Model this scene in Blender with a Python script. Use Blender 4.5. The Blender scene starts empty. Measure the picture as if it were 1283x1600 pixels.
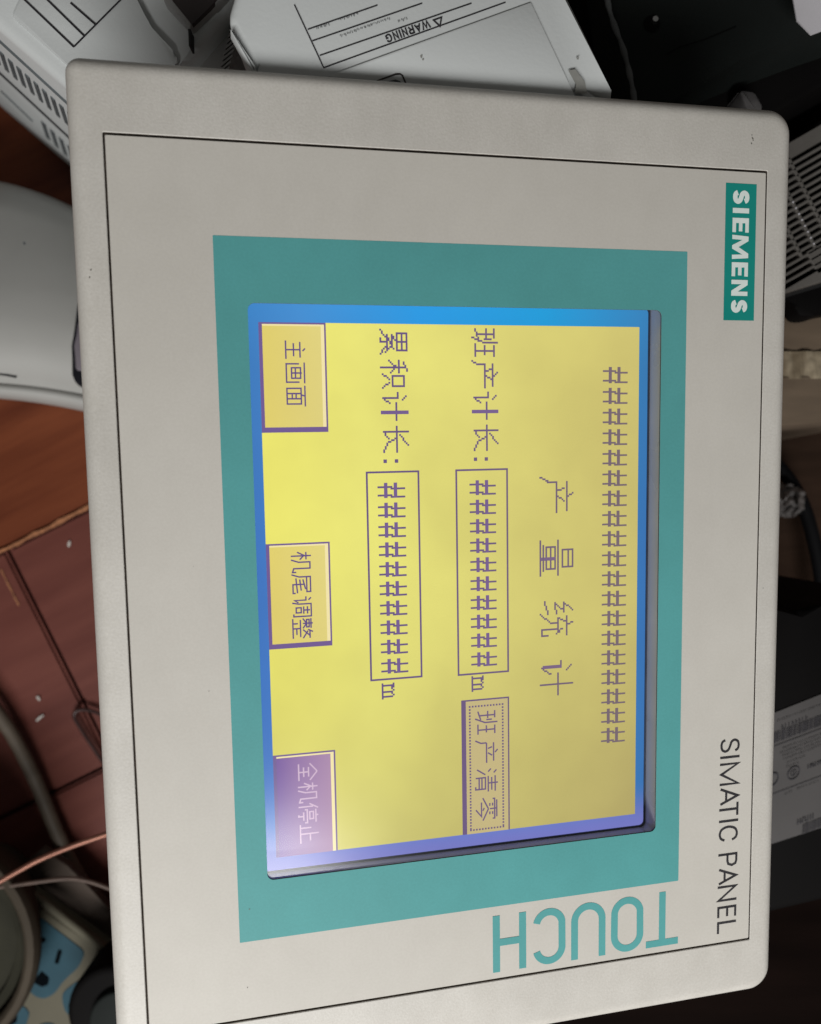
import bpy, bmesh, math, random
from mathutils import Vector, Matrix
from mathutils.geometry import tessellate_polygon
random.seed(7)
S = bpy.context.scene
COL = S.collection
MM = 0.001
# ------------------------------------------------------------------ camera, light, exposure
CAM_H = 0.45                      # metres above the wooden floor, looking straight down
FPX = 1237.47                     # focal length in photo pixels (photo 1283 px wide)
PW, PH = 1283.0, 1600.0
cam = bpy.data.cameras.new('camera'); camo = bpy.data.objects.new('camera', cam); COL.objects.link(camo)
cam.sensor_fit = 'HORIZONTAL'; cam.sensor_width = 36.0; cam.lens = FPX / PW * 36.0
cam.clip_start = 0.005; cam.clip_end = 50
camo.location = (0, 0, CAM_H); camo.rotation_euler = (0, 0, 0)
cam.dof.use_dof = True; cam.dof.focus_distance = 0.178; cam.dof.aperture_fstop = 24.0
S.camera = camo
W = bpy.data.worlds.new('World'); S.world = W; W.use_nodes = True
bg = W.node_tree.nodes['Background']; bg.inputs[0].default_value = (1.0, 0.97, 0.92, 1); bg.inputs[1].default_value = 0.078
def area(name, loc, target, sx, sy, power, color, roll=0.0):
    l = bpy.data.lights.new(name, 'AREA'); l.shape = 'RECTANGLE'; l.size = sx; l.size_y = sy
    l.energy = power; l.color = color
    o = bpy.data.objects.new(name, l); COL.objects.link(o); o.location = loc
    q = (Vector(target) - Vector(loc)).to_track_quat('-Z', 'Y'); o.rotation_euler = (q.to_matrix() @ Matrix.Rotation(roll, 3, 'Z')).to_euler()
    return o
wl = area('window_light', (-.125, -.675, .85), (-.125, -.675, 0), .70, .24, 12.6, (1.0, 0.995, 0.98))
wl.rotation_euler = (0, 0, math.atan2(-.45, -.89))
S.view_settings.view_transform = 'Standard'; S.view_settings.look = 'None'
S.view_settings.exposure = 0.0; S.view_settings.gamma = 1.0; S.view_settings.use_curve_mapping = False

# ------------------------------------------------------------------ helpers
def at(px, py, depth):            # a point seen at that photo pixel, `depth` metres below the camera
    return Vector(((px - PW/2) / FPX * depth, -(py - PH/2) / FPX * depth, CAM_H - depth))
def hit(px, py, P, N):            # where that line of sight meets a plane
    o = Vector((0, 0, CAM_H)); d = at(px, py, 1.0) - o
    return o + d * ((P - o).dot(N) / d.dot(N))
def srgb(r, g, b):
    f = lambda c: (c/255)/12.92 if c/255 <= .04045 else ((c/255+.055)/1.055)**2.4
    return (f(r), f(g), f(b))
def nodes(name):
    m = bpy.data.materials.new(name); m.use_nodes = True; t = m.node_tree
    return m, t, t.nodes, t.links, t.nodes['Principled BSDF']
def mat(name, col, rough=.5, var=.08, scale=60, bump=0.0, bscale=900, metal=0.0, spec=.5, col2=None, stretch=None, detail=4, coat=0, trans=0, bdist=.0003, wear=0.0):
    m, t, n, l, b = nodes(name)
    tc = n.new('ShaderNodeTexCoord'); mp = n.new('ShaderNodeMapping'); l.new(tc.outputs['Object'], mp.inputs[0])
    if stretch: mp.inputs['Scale'].default_value = stretch
    nz = n.new('ShaderNodeTexNoise'); nz.inputs['Scale'].default_value = scale; nz.inputs['Detail'].default_value = detail
    l.new(mp.outputs[0], nz.inputs['Vector'])
    cr = n.new('ShaderNodeValToRGB'); l.new(nz.outputs[0], cr.inputs[0])
    c2 = col2 or tuple(min(1, c*(1+var)) for c in col); c1 = col if col2 else tuple(c*(1-var) for c in col)
    cr.color_ramp.elements[0].position = .3; cr.color_ramp.elements[1].position = .7
    cr.color_ramp.elements[0].color = (*c1, 1); cr.color_ramp.elements[1].color = (*c2, 1)
    out = cr.outputs[0]
    if wear:                      # rubbed and grubby patches, fine speckle
        for sc, dt, lo, hi, amt, st in ((16, 6, .38, .60, wear*.5, (1, 1, 1)), (110, 9, .34, .66, wear*.45, (1.6, 1, 1)), (1900, 2, .3, .7, wear*.8, (1, 1, 1))):
            m2 = n.new('ShaderNodeMapping'); l.new(tc.outputs['Object'], m2.inputs[0]); m2.inputs['Scale'].default_value = st; m2.inputs['Location'].default_value = (sc, .3, .1)
            wz = n.new('ShaderNodeTexNoise'); wz.inputs['Scale'].default_value = sc; wz.inputs['Detail'].default_value = dt; l.new(m2.outputs[0], wz.inputs['Vector'])
            wr = n.new('ShaderNodeValToRGB'); l.new(wz.outputs[0], wr.inputs[0]); e = wr.color_ramp.elements
            e[0].position = lo; e[1].position = hi; e[0].color = (1-amt, 1-amt*1.05, 1-amt*1.15, 1); e[1].color = (1, 1, 1, 1)
            x = n.new('ShaderNodeMix'); x.data_type = 'RGBA'; x.blend_type = 'MULTIPLY'; x.inputs[0].default_value = 1
            l.new(out, x.inputs[6]); l.new(wr.outputs[0], x.inputs[7]); out = x.outputs[2]
    l.new(out, b.inputs['Base Color'])
    rr = n.new('ShaderNodeMapRange'); l.new(nz.outputs[0], rr.inputs[0]); rr.inputs[3].default_value = max(0, rough-.06); rr.inputs[4].default_value = min(1, rough+.06)
    l.new(rr.outputs[0], b.inputs['Roughness'])
    b.inputs['Metallic'].default_value = metal; b.inputs['Specular IOR Level'].default_value = spec
    b.inputs['Coat Weight'].default_value = coat; b.inputs['Transmission Weight'].default_value = trans
    if bump:
        bz = n.new('ShaderNodeTexNoise'); bz.inputs['Scale'].default_value = bscale; bz.inputs['Detail'].default_value = 3
        l.new(mp.outputs[0], bz.inputs['Vector'])
        bp = n.new('ShaderNodeBump'); bp.inputs['Strength'].default_value = bump; bp.inputs['Distance'].default_value = bdist
        l.new(bz.outputs[0], bp.inputs['Height']); l.new(bp.outputs[0], b.inputs['Normal'])
    return m
def screen_mat(name, stops, axis, lo, hi, noise=.1, tint=(1, .9, .8), strength=1.0, stops2=None, axis2=1, lo2=0, hi2=1, over=None, spec=.05):
    # backlit liquid crystal: emission that drifts across the panel (uneven backlight and viewing angle)
    m, t, n, l, b = nodes(name)
    tc = n.new('ShaderNodeTexCoord'); sp = n.new('ShaderNodeSeparateXYZ'); l.new(tc.outputs['Object'], sp.inputs[0])
    def ramp(stops, axis, lo, hi):
        mr = n.new('ShaderNodeMapRange'); l.new(sp.outputs[axis], mr.inputs[0])
        mr.inputs[1].default_value = lo; mr.inputs[2].default_value = hi
        cr = n.new('ShaderNodeValToRGB'); l.new(mr.outputs[0], cr.inputs[0]); e = cr.color_ramp.elements
        while len(e) < len(stops): e.new(.5)
        for i, (p, c) in enumerate(stops): e[i].position = p; e[i].color = (*c, 1)
        return cr.outputs[0]
    out = ramp(stops, axis, lo, hi)
    def mul(a, bsock):
        x = n.new('ShaderNodeMix'); x.data_type = 'RGBA'; x.blend_type = 'MULTIPLY'; x.inputs[0].default_value = 1
        l.new(a, x.inputs[6]); l.new(bsock, x.inputs[7]); return x.outputs[2]
    if stops2: out = mul(out, ramp(stops2, axis2, lo2, hi2))
    if over:                      # (colour, axis, from, to): drift into another colour at one end
        mr = n.new('ShaderNodeMapRange'); mr.interpolation_type = 'SMOOTHSTEP'; l.new(sp.outputs[over[1]], mr.inputs[0]); mr.inputs[1].default_value = over[2]; mr.inputs[2].default_value = over[3]
        x = n.new('ShaderNodeMix'); x.data_type = 'RGBA'; l.new(mr.outputs[0], x.inputs[0]); l.new(out, x.inputs[6]); x.inputs[7].default_value = (*over[0], 1); out = x.outputs[2]
    nz = n.new('ShaderNodeTexNoise'); nz.inputs['Scale'].default_value = 38; nz.inputs['Detail'].default_value = 3; l.new(tc.outputs['Object'], nz.inputs['Vector'])
    cr = n.new('ShaderNodeValToRGB'); l.new(nz.outputs[0], cr.inputs[0]); cr.color_ramp.elements[0].position = .35; cr.color_ramp.elements[1].position = .65
    cr.color_ramp.elements[0].color = tuple(1-noise*(1-x*.6) for x in tint) + (1,); cr.color_ramp.elements[1].color = (1, 1, 1, 1)
    out = mul(out, cr.outputs[0])
    l.new(out, b.inputs['Emission Color']); b.inputs['Emission Strength'].default_value = strength
    b.inputs['Base Color'].default_value = (.004, .004, .004, 1); b.inputs['Roughness'].default_value = .13; b.inputs['Specular IOR Level'].default_value = spec
    return m

def link(name, me, mats, parent=None, smooth=None):
    o = bpy.data.objects.new(name, me); COL.objects.link(o)
    for m in (mats if isinstance(mats, (list, tuple)) else [mats]): me.materials.append(m)
    if smooth is not None:
        for p in me.polygons: p.use_smooth = True
        me.set_sharp_from_angle(angle=math.radians(smooth))
    if parent: o.parent = parent
    return o
def from_bm(name, bm, mats, parent=None, smooth=None):
    bmesh.ops.recalc_face_normals(bm, faces=bm.faces)
    me = bpy.data.meshes.new(name); bm.to_mesh(me); bm.free()
    return link(name, me, mats, parent, smooth)
def pydata(name, v, f, mats, parent=None, smooth=None, mi=None):
    me = bpy.data.meshes.new(name); me.from_pydata([tuple(x) for x in v], [], f); me.update()
    o = link(name, me, mats, parent, smooth)
    if mi:
        for p, i in zip(me.polygons, mi): p.material_index = i
    return o
def thing(name, label, cat, loc=(0, 0, 0), group=None, kind=None):
    o = bpy.data.objects.new(name, None); COL.objects.link(o); o.location = loc; o.empty_display_size = .02
    tag(o, label, cat, group, kind); return o
def tag(o, label=None, cat=None, group=None, kind=None):
    if label: o['label'] = label
    if cat: o['category'] = cat
    if group: o['group'] = group
    if kind: o['kind'] = kind
    return o
class Loc:                       # turns world points into a thing's own coordinates
    def __init__(s, o): s.o = Vector(o.location)
    def __call__(s, p): return Vector(p) - s.o

def prism(name, top, zbot, mats, parent=None, bevel=0.0, seg=3, smooth=35, origin=Vector((0, 0, 0)), up=None):
    """solid with the polygon `top` (3D points) as its upper face, straight sides down to height zbot (or by vector up)"""
    bm = bmesh.new(); n = len(top)
    a = [bm.verts.new(Vector(p) - origin) for p in top]
    b = [bm.verts.new((Vector((p[0], p[1], zbot)) if up is None else Vector(p) - up) - origin) for p in top]
    bm.faces.new(a); bm.faces.new(b[::-1])
    for i in range(n): bm.faces.new((a[i], b[i], b[(i+1) % n], a[(i+1) % n]))
    if bevel:
        es = [e for e in bm.edges if (e.verts[0] in a and e.verts[1] in a) or ((e.verts[0] in a) != (e.verts[1] in a))]
        bmesh.ops.bevel(bm, geom=es, offset=bevel, segments=seg, profile=.5, affect='EDGES')
    return from_bm(name, bm, mats, parent, smooth)

def catmull(pts, n=8, closed=False):
    out = []; m = len(pts); P = [Vector(p) for p in pts]
    for i in range(m if closed else m-1):
        if closed: p0, p1, p2, p3 = P[i-1], P[i], P[(i+1) % m], P[(i+2) % m]
        else: p0, p1, p2, p3 = P[max(i-1, 0)], P[i], P[i+1], P[min(i+2, m-1)]
        for k in range(n):
            t = k/n; out.append(.5*((2*p1)+(p2-p0)*t+(2*p0-5*p1+4*p2-p3)*t*t+(3*p1-p0-3*p2+p3)*t**3))
    if not closed: out.append(P[-1])
    return out
def tube(name, pts, r, mats, parent=None, n=10, k=8, origin=Vector((0, 0, 0)), wob=0.0):
    path = catmull([Vector(p) - origin for p in pts], k); v = []; f = []
    for i, p in enumerate(path):
        d = (path[min(i+1, len(path)-1)] - path[max(i-1, 0)]).normalized()
        s = d.cross(Vector((0, 0, 1)));  s = s.normalized() if s.length > 1e-6 else Vector((1, 0, 0)); u = s.cross(d)
        rr = r * (1 + wob*math.sin(i*1.7))
        for j in range(n):
            a = 2*math.pi*j/n; v.append(p + (s*math.cos(a) + u*math.sin(a))*rr)
    for i in range(len(path)-1):
        for j in range(n): f.append((i*n+j, i*n+(j+1) % n, (i+1)*n+(j+1) % n, (i+1)*n+j))
    f.append(tuple(range(n))[::-1]); f.append(tuple((len(path)-1)*n+j for j in range(n)))
    return pydata(name, v, f, mats, parent, 50)
class Flat:
    """flat print: ribbons, polygons and rings in a 2D frame, given by a map (x, y) -> 3D"""
    def __init__(s, fn): s.raw = fn; s.k = 0; s.v = []; s.f = []; s.mi = []
    def fn(s, *p): return s.raw(*p) + Vector((0, 0, s.k*3e-6))    # strokes that cross lie a hair apart
    def poly(s, pts, mi=0):
        s.k = (s.k+1) % 9
        b = len(s.v); s.v += [s.fn(*p) for p in pts]
        for tri in ([tuple(range(len(pts)))] if len(pts) <= 4 else tessellate_polygon([[Vector((p[0], p[1], 0)) for p in pts]])):
            s.f.append(tuple(b+i for i in tri)); s.mi.append(mi)
    def rect(s, x0, y0, x1, y1, mi=0): s.poly([(x0, y0), (x1, y0), (x1, y1), (x0, y1)], mi)
    def ribbon(s, pts, w, closed=False, mi=0):
        s.k = (s.k+1) % 9
        P = [Vector((p[0], p[1])) for p in pts]; m = len(P); L = []; R = []
        for i in range(m):
            a = P[i-1] if (i > 0 or closed) else None; c = P[(i+1) % m] if (i < m-1 or closed) else None
            d1 = (P[i]-a).normalized() if a is not None else None; d2 = (c-P[i]).normalized() if c is not None else None
            d1 = d1 or d2; d2 = d2 or d1
            n1 = Vector((-d1.y, d1.x)); n2 = Vector((-d2.y, d2.x)); nn = n1+n2
            nn = nn.normalized() if nn.length > 1e-6 else n1
            k = min(w/2/max(.35, nn.dot(n1)), w*1.3); L.append(P[i]+nn*k); R.append(P[i]-nn*k)
        b = len(s.v); s.v += [s.fn(*p) for p in L] + [s.fn(*p) for p in R]
        for i in range(m if closed else m-1):
            j = (i+1) % m; s.f.append((b+i, b+m+i, b+m+j, b+j)); s.mi.append(mi)
    def ring(s, cx, cy, r, w, n=28, mi=0):
        s.ribbon([(cx+r*math.cos(2*math.pi*i/n), cy+r*math.sin(2*math.pi*i/n)) for i in range(n)], w, True, mi)
    def build(s, name, mats, parent=None):
        o = pydata(name, s.v, s.f, mats, parent, None, s.mi); return o

# ---- letters drawn as strokes in a box of height 1
CS = catmull([(.93, .80), (.80, .95), (.5, 1.0), (.2, .94), (.07, .76), (.2, .59), (.5, .51), (.82, .41), (.95, .24), (.82, .06), (.5, 0), (.18, .05), (.04, .22)], 5)
CC = catmull([(.97, .72), (.82, .93), (.5, 1), (.16, .87), (.02, .5), (.16, .13), (.5, 0), (.82, .07), (.98, .28)], 5)
GL = {'S': [CS], 'I': [[(.5, 0), (.5, 1)]], 'M': [[(0, 0), (0, 1), (.5, .02), (1, 1), (1, 0)]], 'A': [[(0, 0), (.5, 1), (1, 0)], [(.18, .33), (.82, .33)]],
      'T': [[(.5, 0), (.5, .96)], [(0, 1), (1, 1)]], 'C': [CC], 'P': [[(0, 0), (0, 1), (.6, 1), (.86, .95), (1, .74), (.86, .53), (.6, .48), (0, .48)]],
      'N': [[(0, 0), (0, 1), (1, 0), (1, 1)]], 'E': [[(1, 1), (0, 1), (0, 0), (1, 0)], [(.04, .52), (.92, .52)]], 'L': [[(0, 1), (0, 0), (1, 0)]],
      'W': [[(0, 1), (.25, 0), (.5, .95), (.75, 0), (1, 1)]], 'R': [[(0, 0), (0, 1), (.65, 1), (.92, .93), (1, .74), (.9, .55), (.62, .49), (0, .49)], [(.55, .49), (1, 0)]],
      'G': [CC[:-5] + [Vector((.97, .1)), Vector((.97, .45)), Vector((.6, .45))]]}
def letter(F, ch, x0, x1, y0, y1, w, mi=0, wh=None):
    X, Y = x1-x0, y1-y0
    if wh:                        # heavy capitals as closed shapes
        a = w/X; b = w*.80/Y; B = {'E': [(0, 0), (1, 0), (1, b), (a, b), (a, .5-b/2), (.93, .5-b/2), (.93, .5+b/2), (a, .5+b/2), (a, 1-b), (1, 1-b), (1, 1), (0, 1)],
             'M': [(0, 0), (a*.85, 0), (a*.95, .62), (.43, 0), (.57, 0), (1-a*.95, .62), (1-a*.85, 0), (1, 0), (1-a*.25, 1), (1-a*1.15, 1), (.5, .40), (a*1.15, 1), (a*.25, 1)],
             'N': [(0, 0), (a*.85, 0), (a*.85, .60), (1-a, 0), (1, 0), (1, 1), (1-a*.85, 1), (1-a*.85, .40), (a, 1), (0, 1)]}
        if ch in B: F.poly([(x0+p[0]*X, y0+p[1]*Y) for p in B[ch]], mi); return
    h = w/2
    for st in GL[ch]:
        if ch == 'I': F.rect(x0, y0, x1, y1, mi); continue
        pts = [(x0+h+p[0]*(x1-x0-w), y0+h+p[1]*(y1-y0-w)) for p in st]
        # straight stems run to the cap line and the base line
        e = []
        for i, p in enumerate(pts):
            q = st[i]
            if i in (0, len(pts)-1) and ch not in 'SCG' and q[1] in (0, 1) and abs(q[0] - st[1 if i == 0 else -2][0]) < .3: p = (p[0], y0 if q[1] == 0 else y1)
            e.append(p)
        F.ribbon(e, w, False, mi)

# ------------------------------------------------------------------ materials
M_case = mat('panel_grey_paint', (.64, .615, .57), .45, .05, 34, .22, 2400, spec=.28, bdist=.00016, detail=8, wear=.12)
M_foil = mat('front_foil', (.605, .578, .528), .5, .035, 20, .10, 3500, spec=.18, bdist=.00008, wear=.06)
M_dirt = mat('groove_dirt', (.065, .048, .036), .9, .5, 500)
M_teal = mat('teal_print', (.105, .375, .375), .5, .05, 30, .08, 3500, spec=.15, bdist=.00008, wear=.07)
M_logo = mat('petrol_print', (.008, .265, .225), .42, .05, 80, spec=.4)
M_white = mat('white_print', (.78, .86, .82), .5, .04, 300)
M_black = mat('black_print', (.022, .02, .024), .5, .2, 300)
M_edge = mat('foil_edge_shade', (.03, .045, .05), .6, .2, 300)  # shadow line under the foil's rim, put into the edge colour
M_frame = mat('display_frame_grey', (.34, .35, .42), .28, .12, 60, .1, 900, spec=.6)
M_gap = mat('black_gap', (.02, .03, .06), .6, .2, 200)
M_scuff = mat('scuff_grey', (.16, .15, .13), .8, .4, 900)

# ------------------------------------------------------------------ the touch panel
Rc = [[0.9786902448, 0.0169324171, -0.2046428545], [-0.0350751370, 0.9957329260, -0.0853561646], [0.2023243422, 0.0907151218, 0.9751080080]]
tc_ = (13.12270, 16.89948, 172.20294)
Sg = (1, -1, -1)
RB = Matrix([[Rc[i][j]*Sg[i]*Sg[j] for j in range(3)] for i in range(3)])
panel = thing('touch_panel', 'grey touch panel on its side with a lit yellow display in a teal surround', 'touch panel')
PM = RB.to_4x4(); PM.translation = Vector((tc_[0]*MM, -tc_[1]*MM, CAM_H - tc_[2]*MM)); panel.matrix_world = PM
# panel coordinates in millimetres: q towards the panel's own top, p towards its own right, z out of the face
def P3(p, q, z=0.0): return Vector((q*MM, -p*MM, z*MM))
def rr(q0, p0, q1, p1, r, n=6, rs=None):
    out = []; rs = rs or (r, r, r, r)
    for (cq, cp, a0, r) in ((q1-rs[0], p1-rs[0], 0, rs[0]), (q0+rs[1], p1-rs[1], 90, rs[1]), (q0+rs[2], p0+rs[2], 180, rs[2]), (q1-rs[3], p0+rs[3], 270, rs[3])):
        for k in range(n+1):
            a = math.radians(a0+90*k/n); out.append((cp+r*math.sin(a), cq+r*math.cos(a)))
    return out                    # list of (p, q)
def loft(rings, closed_first=False, closed_last=False):
    v = []; f = []; n = len(rings[0][0])
    for pts, z in rings: v += [P3(p, q, z) for p, q in pts]
    for i in range(len(rings)-1):
        for j in range(n): f.append((i*n+j, i*n+(j+1) % n, (i+1)*n+(j+1) % n, (i+1)*n+j))
    if closed_first: f.append(tuple(range(n)))
    if closed_last: f.append(tuple((len(rings)-1)*n+j for j in range(n))[::-1])
    return v, f
GQ0, GP0, GQ1, GP1 = -71.0, -91.3, 70.1, 90.8      # groove rectangle
OQ0, OP0, OQ1, OP1 = -78.0, -106.0, 77.5, 106.0    # outline
NC = 8
def outl(ins):
    g = lambda r: max(.4, r-ins*.75)
    return rr(OQ0+ins, OP0+ins, OQ1-ins, OP1-ins, 5.5, NC, (g(6), g(3.2), g(3.0), g(5.6)))
rings = [(rr(GQ0+1.2, GP0+1.2, GQ1-1.2, GP1-1.2, .3, NC), -.9), (rr(GQ0-.28, GP0-.28, GQ1+.14, GP1+.28, .3, NC), -.9),
         (rr(GQ0-.28, GP0-.28, GQ1+.14, GP1+.28, .3, NC), -.12), (rr(GQ0-.42, GP0-.42, GQ1+.28, GP1+.42, .4, NC), 0),
         (outl(4.2), 0.0), (outl(3.6), -.03)]
for k in range(1, 11):
    a = math.pi/2*k/10; rings.append((outl(3.6*(1-math.sin(a))), -4.2*(1-math.cos(a)) - .03))
rings += [(outl(0.0), -9.5), (outl(1.2), -11), (outl(14.0), -11), (outl(14.0), -25)]
v, f = loft(rings, False, True)
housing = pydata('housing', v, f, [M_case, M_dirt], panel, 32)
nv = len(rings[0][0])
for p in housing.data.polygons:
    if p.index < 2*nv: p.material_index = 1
# opening, foil, teal surround
AQ0, AP0, AQ1, AP1 = -45.5, -60.4, 44.6, 60.2
op = lambda d, r=1.4: rr(AQ0-d, AP0-d, AQ1+d, AP1+d, r, NC)
fo = lambda d: rr(GQ0+d, GP0+d, GQ1-d, GP1-d, .3, NC)
tl = rr(-51.75, -73.25, 50.7, 73.25, .15, NC)
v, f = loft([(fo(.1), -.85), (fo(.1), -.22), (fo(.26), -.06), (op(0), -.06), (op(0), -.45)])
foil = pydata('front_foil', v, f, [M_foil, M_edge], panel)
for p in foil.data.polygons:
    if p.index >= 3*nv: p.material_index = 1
v, f = loft([(tl, -.03), (op(.0), -.03)])
pydata('teal_surround', v, f, M_teal, panel)
und = lambda d: rr(AQ0-1.6-d, AP0-1.8-d, AQ1+.5+d, AP1+1.75+d, 1.2, NC)      # the frame runs back under the foil on two sides
v, f = loft([(op(0), -.46), (und(0), -.8), (und(-.1), -5.3), (und(-.1), -5.7)])
pydata('display_frame', v, f, M_frame, panel, 30)
v, f = loft([(und(.3), -5.75), (und(-.45), -5.75), (und(-.5), -6.0)])
pydata('display_gasket', v, f, M_gap, panel)
# the clear touch glass lying flush in the opening
gm, gt, gn, gl, gb = nodes('touch_glass')
gn.remove(gb); tr = gn.new('ShaderNodeBsdfTransparent'); gs = gn.new('ShaderNodeBsdfGlossy'); gs.inputs['Roughness'].default_value = .20
fr = gn.new('ShaderNodeFresnel'); fr.inputs['IOR'].default_value = 1.42; mx = gn.new('ShaderNodeMixShader')
gl.new(fr.outputs[0], mx.inputs[0]); gl.new(tr.outputs[0], mx.inputs[1]); gl.new(gs.outputs[0], mx.inputs[2]); gl.new(mx.outputs[0], gn['Material Output'].inputs[0])
v, f = loft([(op(0), -.52)], True); pydata('touch_glass', v, f, gm, panel)
# logo plate, product lettering
F = Flat(lambda p, q: P3(p, q, -.02)); F.rect(-88.5, 59.9, -58.4, 67.6); logo = F.build('logo_plate', M_logo, panel)
F = Flat(lambda p, q: P3(p, q, .012))
for ch, a, b in (('S', 375, 500), ('I', 531, 574), ('E', 615, 738), ('M', 760, 968), ('E', 995, 1116), ('N', 1146, 1284), ('S', 1315, 1435)):
    letter(F, ch, -87.15+(a-375)*.02560, -87.15+(b-375)*.02560, 61.7, 65.8, 1.12, 0, True)
F.build('logo_lettering', M_white, logo)
F = Flat(lambda p, q: P3(p, q, -.02))
for ch, a, b in (('S', 95, 195), ('I', 215, 231), ('M', 262, 414), ('A', 430, 550), ('T', 528, 632), ('I', 651, 667), ('C', 690, 802), ('P', 882, 976), ('A', 984, 1100), ('N', 1107, 1216), ('E', 1250, 1336), ('L', 1357, 1447)):
    letter(F, ch, 39.4+(a-95)*.03640, 39.4+(b-95)*.03640, 61.2, 66.35, .58)
tag(F.build('product_lettering', M_black, panel), 'thin black lettering along the upper right of the face')
def touch_letters():
    F = Flat(lambda x, y: P3(y, -x, -.02)); w = 1.7; y0, y1 = 75.5, 89.1
    def at_(q): return -q
    h = w/2
    x0, x1 = at_(50.8), at_(42.4); c = (x0+x1)/2; F.rect(c-h, y0, c+h, y1-w); F.rect(x0, y1-w, x1, y1)
    def oval(x0, x1, a0, a1, n=36):
        xc, r = (x0+x1)/2, (x1-x0)/2-h; out = []
        for i in range(n+1):
            a = math.radians(a0+(a1-a0)*i/n); sy = (y1-h-r) if math.sin(a) >= 0 else (y0+h+r)
            out.append((xc+r*math.cos(a), sy+r*math.sin(a)*1.0))
        return out
    x0, x1 = at_(41.7), at_(33.4); F.ribbon(oval(x0, x1, 0, 360)[:-1], w, True)
    x0, x1 = at_(32.0), at_(23.4); xc, r = (x0+x1)/2, (x1-x0)/2-h
    F.ribbon([(x0+h, y1)] + [(xc+r*math.cos(math.radians(a)), y0+h+r+r*math.sin(math.radians(a))) for a in range(180, 361, 10)] + [(x1-h, y1)], w)
    x0, x1 = at_(22.0), at_(14.0); F.ribbon(oval(x0, x1, 12, 348), w)
    x0, x1 = at_(12.35), at_(4.35); F.rect(x0, y0, x0+w, y1); F.rect(x1-w, y0, x1, y1); F.rect(x0+w, 82.0-h, x1-w, 82.0+h)
    return F
tag(touch_letters().build('touch_lettering', M_teal, panel), 'large teal lettering below the display surround')
# scuffs on the face
def scuff(p, q, s, n=7, z=.015, el=1.0):
    F = Flat(lambda a, b: P3(a, b, z)); pts = []
    for i in range(n):
        a = 2*math.pi*i/n; r = s*random.uniform(.5, 1.1); pts.append((p+r*math.cos(a)*el, q+r*math.sin(a)))
    F.poly(pts); F.build('scuff_mark', M_scuff, panel)
for k in range(5): scuff(-98.2+random.uniform(-1, 1), 66.6+random.uniform(-.6, .6), random.uniform(.12, .3))
for p, q, s in ((-66, -74.6, .22), (-64.6, -74.9, .16), (3.6, 71.6, .14), (18, -56, .10), (-8, -58, .09), (66, -49.5, .16), (83.5, -50.5, .12)):
    scuff(p, q, s, z=.02)

# ------------------------------------------------------------------ the display: a 320 x 240 dot screen
LY0, LY1, LX0, LX1 = -57.5, 58.5, -43.4, 42.4
def LC(c, r, z): return P3(LY0+c*(LY1-LY0)/320, LX1-r*(LX1-LX0)/240, z)
yl, yr_ = srgb(247, 244, 122), srgb(196, 180, 104)
M_yellow = screen_mat('lcd_yellow', [(0, srgb(246, 240, 116)), (.25, srgb(243, 238, 126)), (.6, srgb(228, 219, 124)), (1, srgb(212, 199, 118))], 0, -.0434, .0424, .24, (1, .93, 1.1),
                      stops2=[(0, (.76, .74, .84)), (.4, (.93, .93, .95)), (1, (1, 1, .98))], axis2=1, lo2=-.0585, hi2=.0575)
M_blue = screen_mat('lcd_blue', [(0, srgb(66, 136, 204)), (.12, srgb(72, 146, 214)), (.4, srgb(46, 158, 232)), (.72, srgb(36, 160, 222)), (1, srgb(58, 132, 190))], 0, -.046, .045, .12,
                    (.8, .95, 1), stops2=[(0, (1.05, .80, .95)), (.55, (1.05, .76, .90)), (.9, (1, .86, .9)), (1, (1, 1, 1))], axis2=1, lo2=-.0605, hi2=.0605, over=(srgb(120, 124, 200), 1, -.050, -.0615))
M_txt = screen_mat('lcd_ink', [(0, srgb(98, 78, 136)), (.5, srgb(112, 92, 132)), (1, srgb(124, 108, 112))], 0, -.0434, .0424, .1)
M_thick = screen_mat('lcd_ink_thick', [(0, srgb(116, 94, 150)), (.6, srgb(122, 98, 146)), (1, srgb(132, 112, 116))], 0, -.0434, .0424, .1)
M_btn = screen_mat('lcd_button', [(0, srgb(230, 212, 112)), (1, srgb(230, 216, 134))], 0, -.0434, -.028, .14, (1, .9, .9))
M_btn2 = screen_mat('lcd_button_dull', [(0, srgb(208, 192, 138)), (1, srgb(200, 184, 132))], 0, -.0434, .02, .12)
M_hi = screen_mat('lcd_highlight', [(0, srgb(246, 232, 170)), (1, srgb(246, 226, 190))], 0, -.0434, .0424, .06)
M_pur = screen_mat('lcd_purple', [(0, srgb(116, 86, 160)), (.3, srgb(144, 112, 166)), (1, srgb(180, 146, 176))], 0, -.0434, -.029, .12, (1, .9, 1))
M_ptx = screen_mat('lcd_pale_ink', [(0, srgb(212, 186, 210)), (1, srgb(206, 178, 204))], 0, -.0434, -.029, .1)
v, f = loft([(und(-.3), -6.0)], True); display = pydata('display', v, f, M_blue, panel)
F = Flat(lambda c, r: LC(c, r, -5.95)); F.rect(0, 0, 320, 240); F.build('display_background', M_yellow, display)
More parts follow.
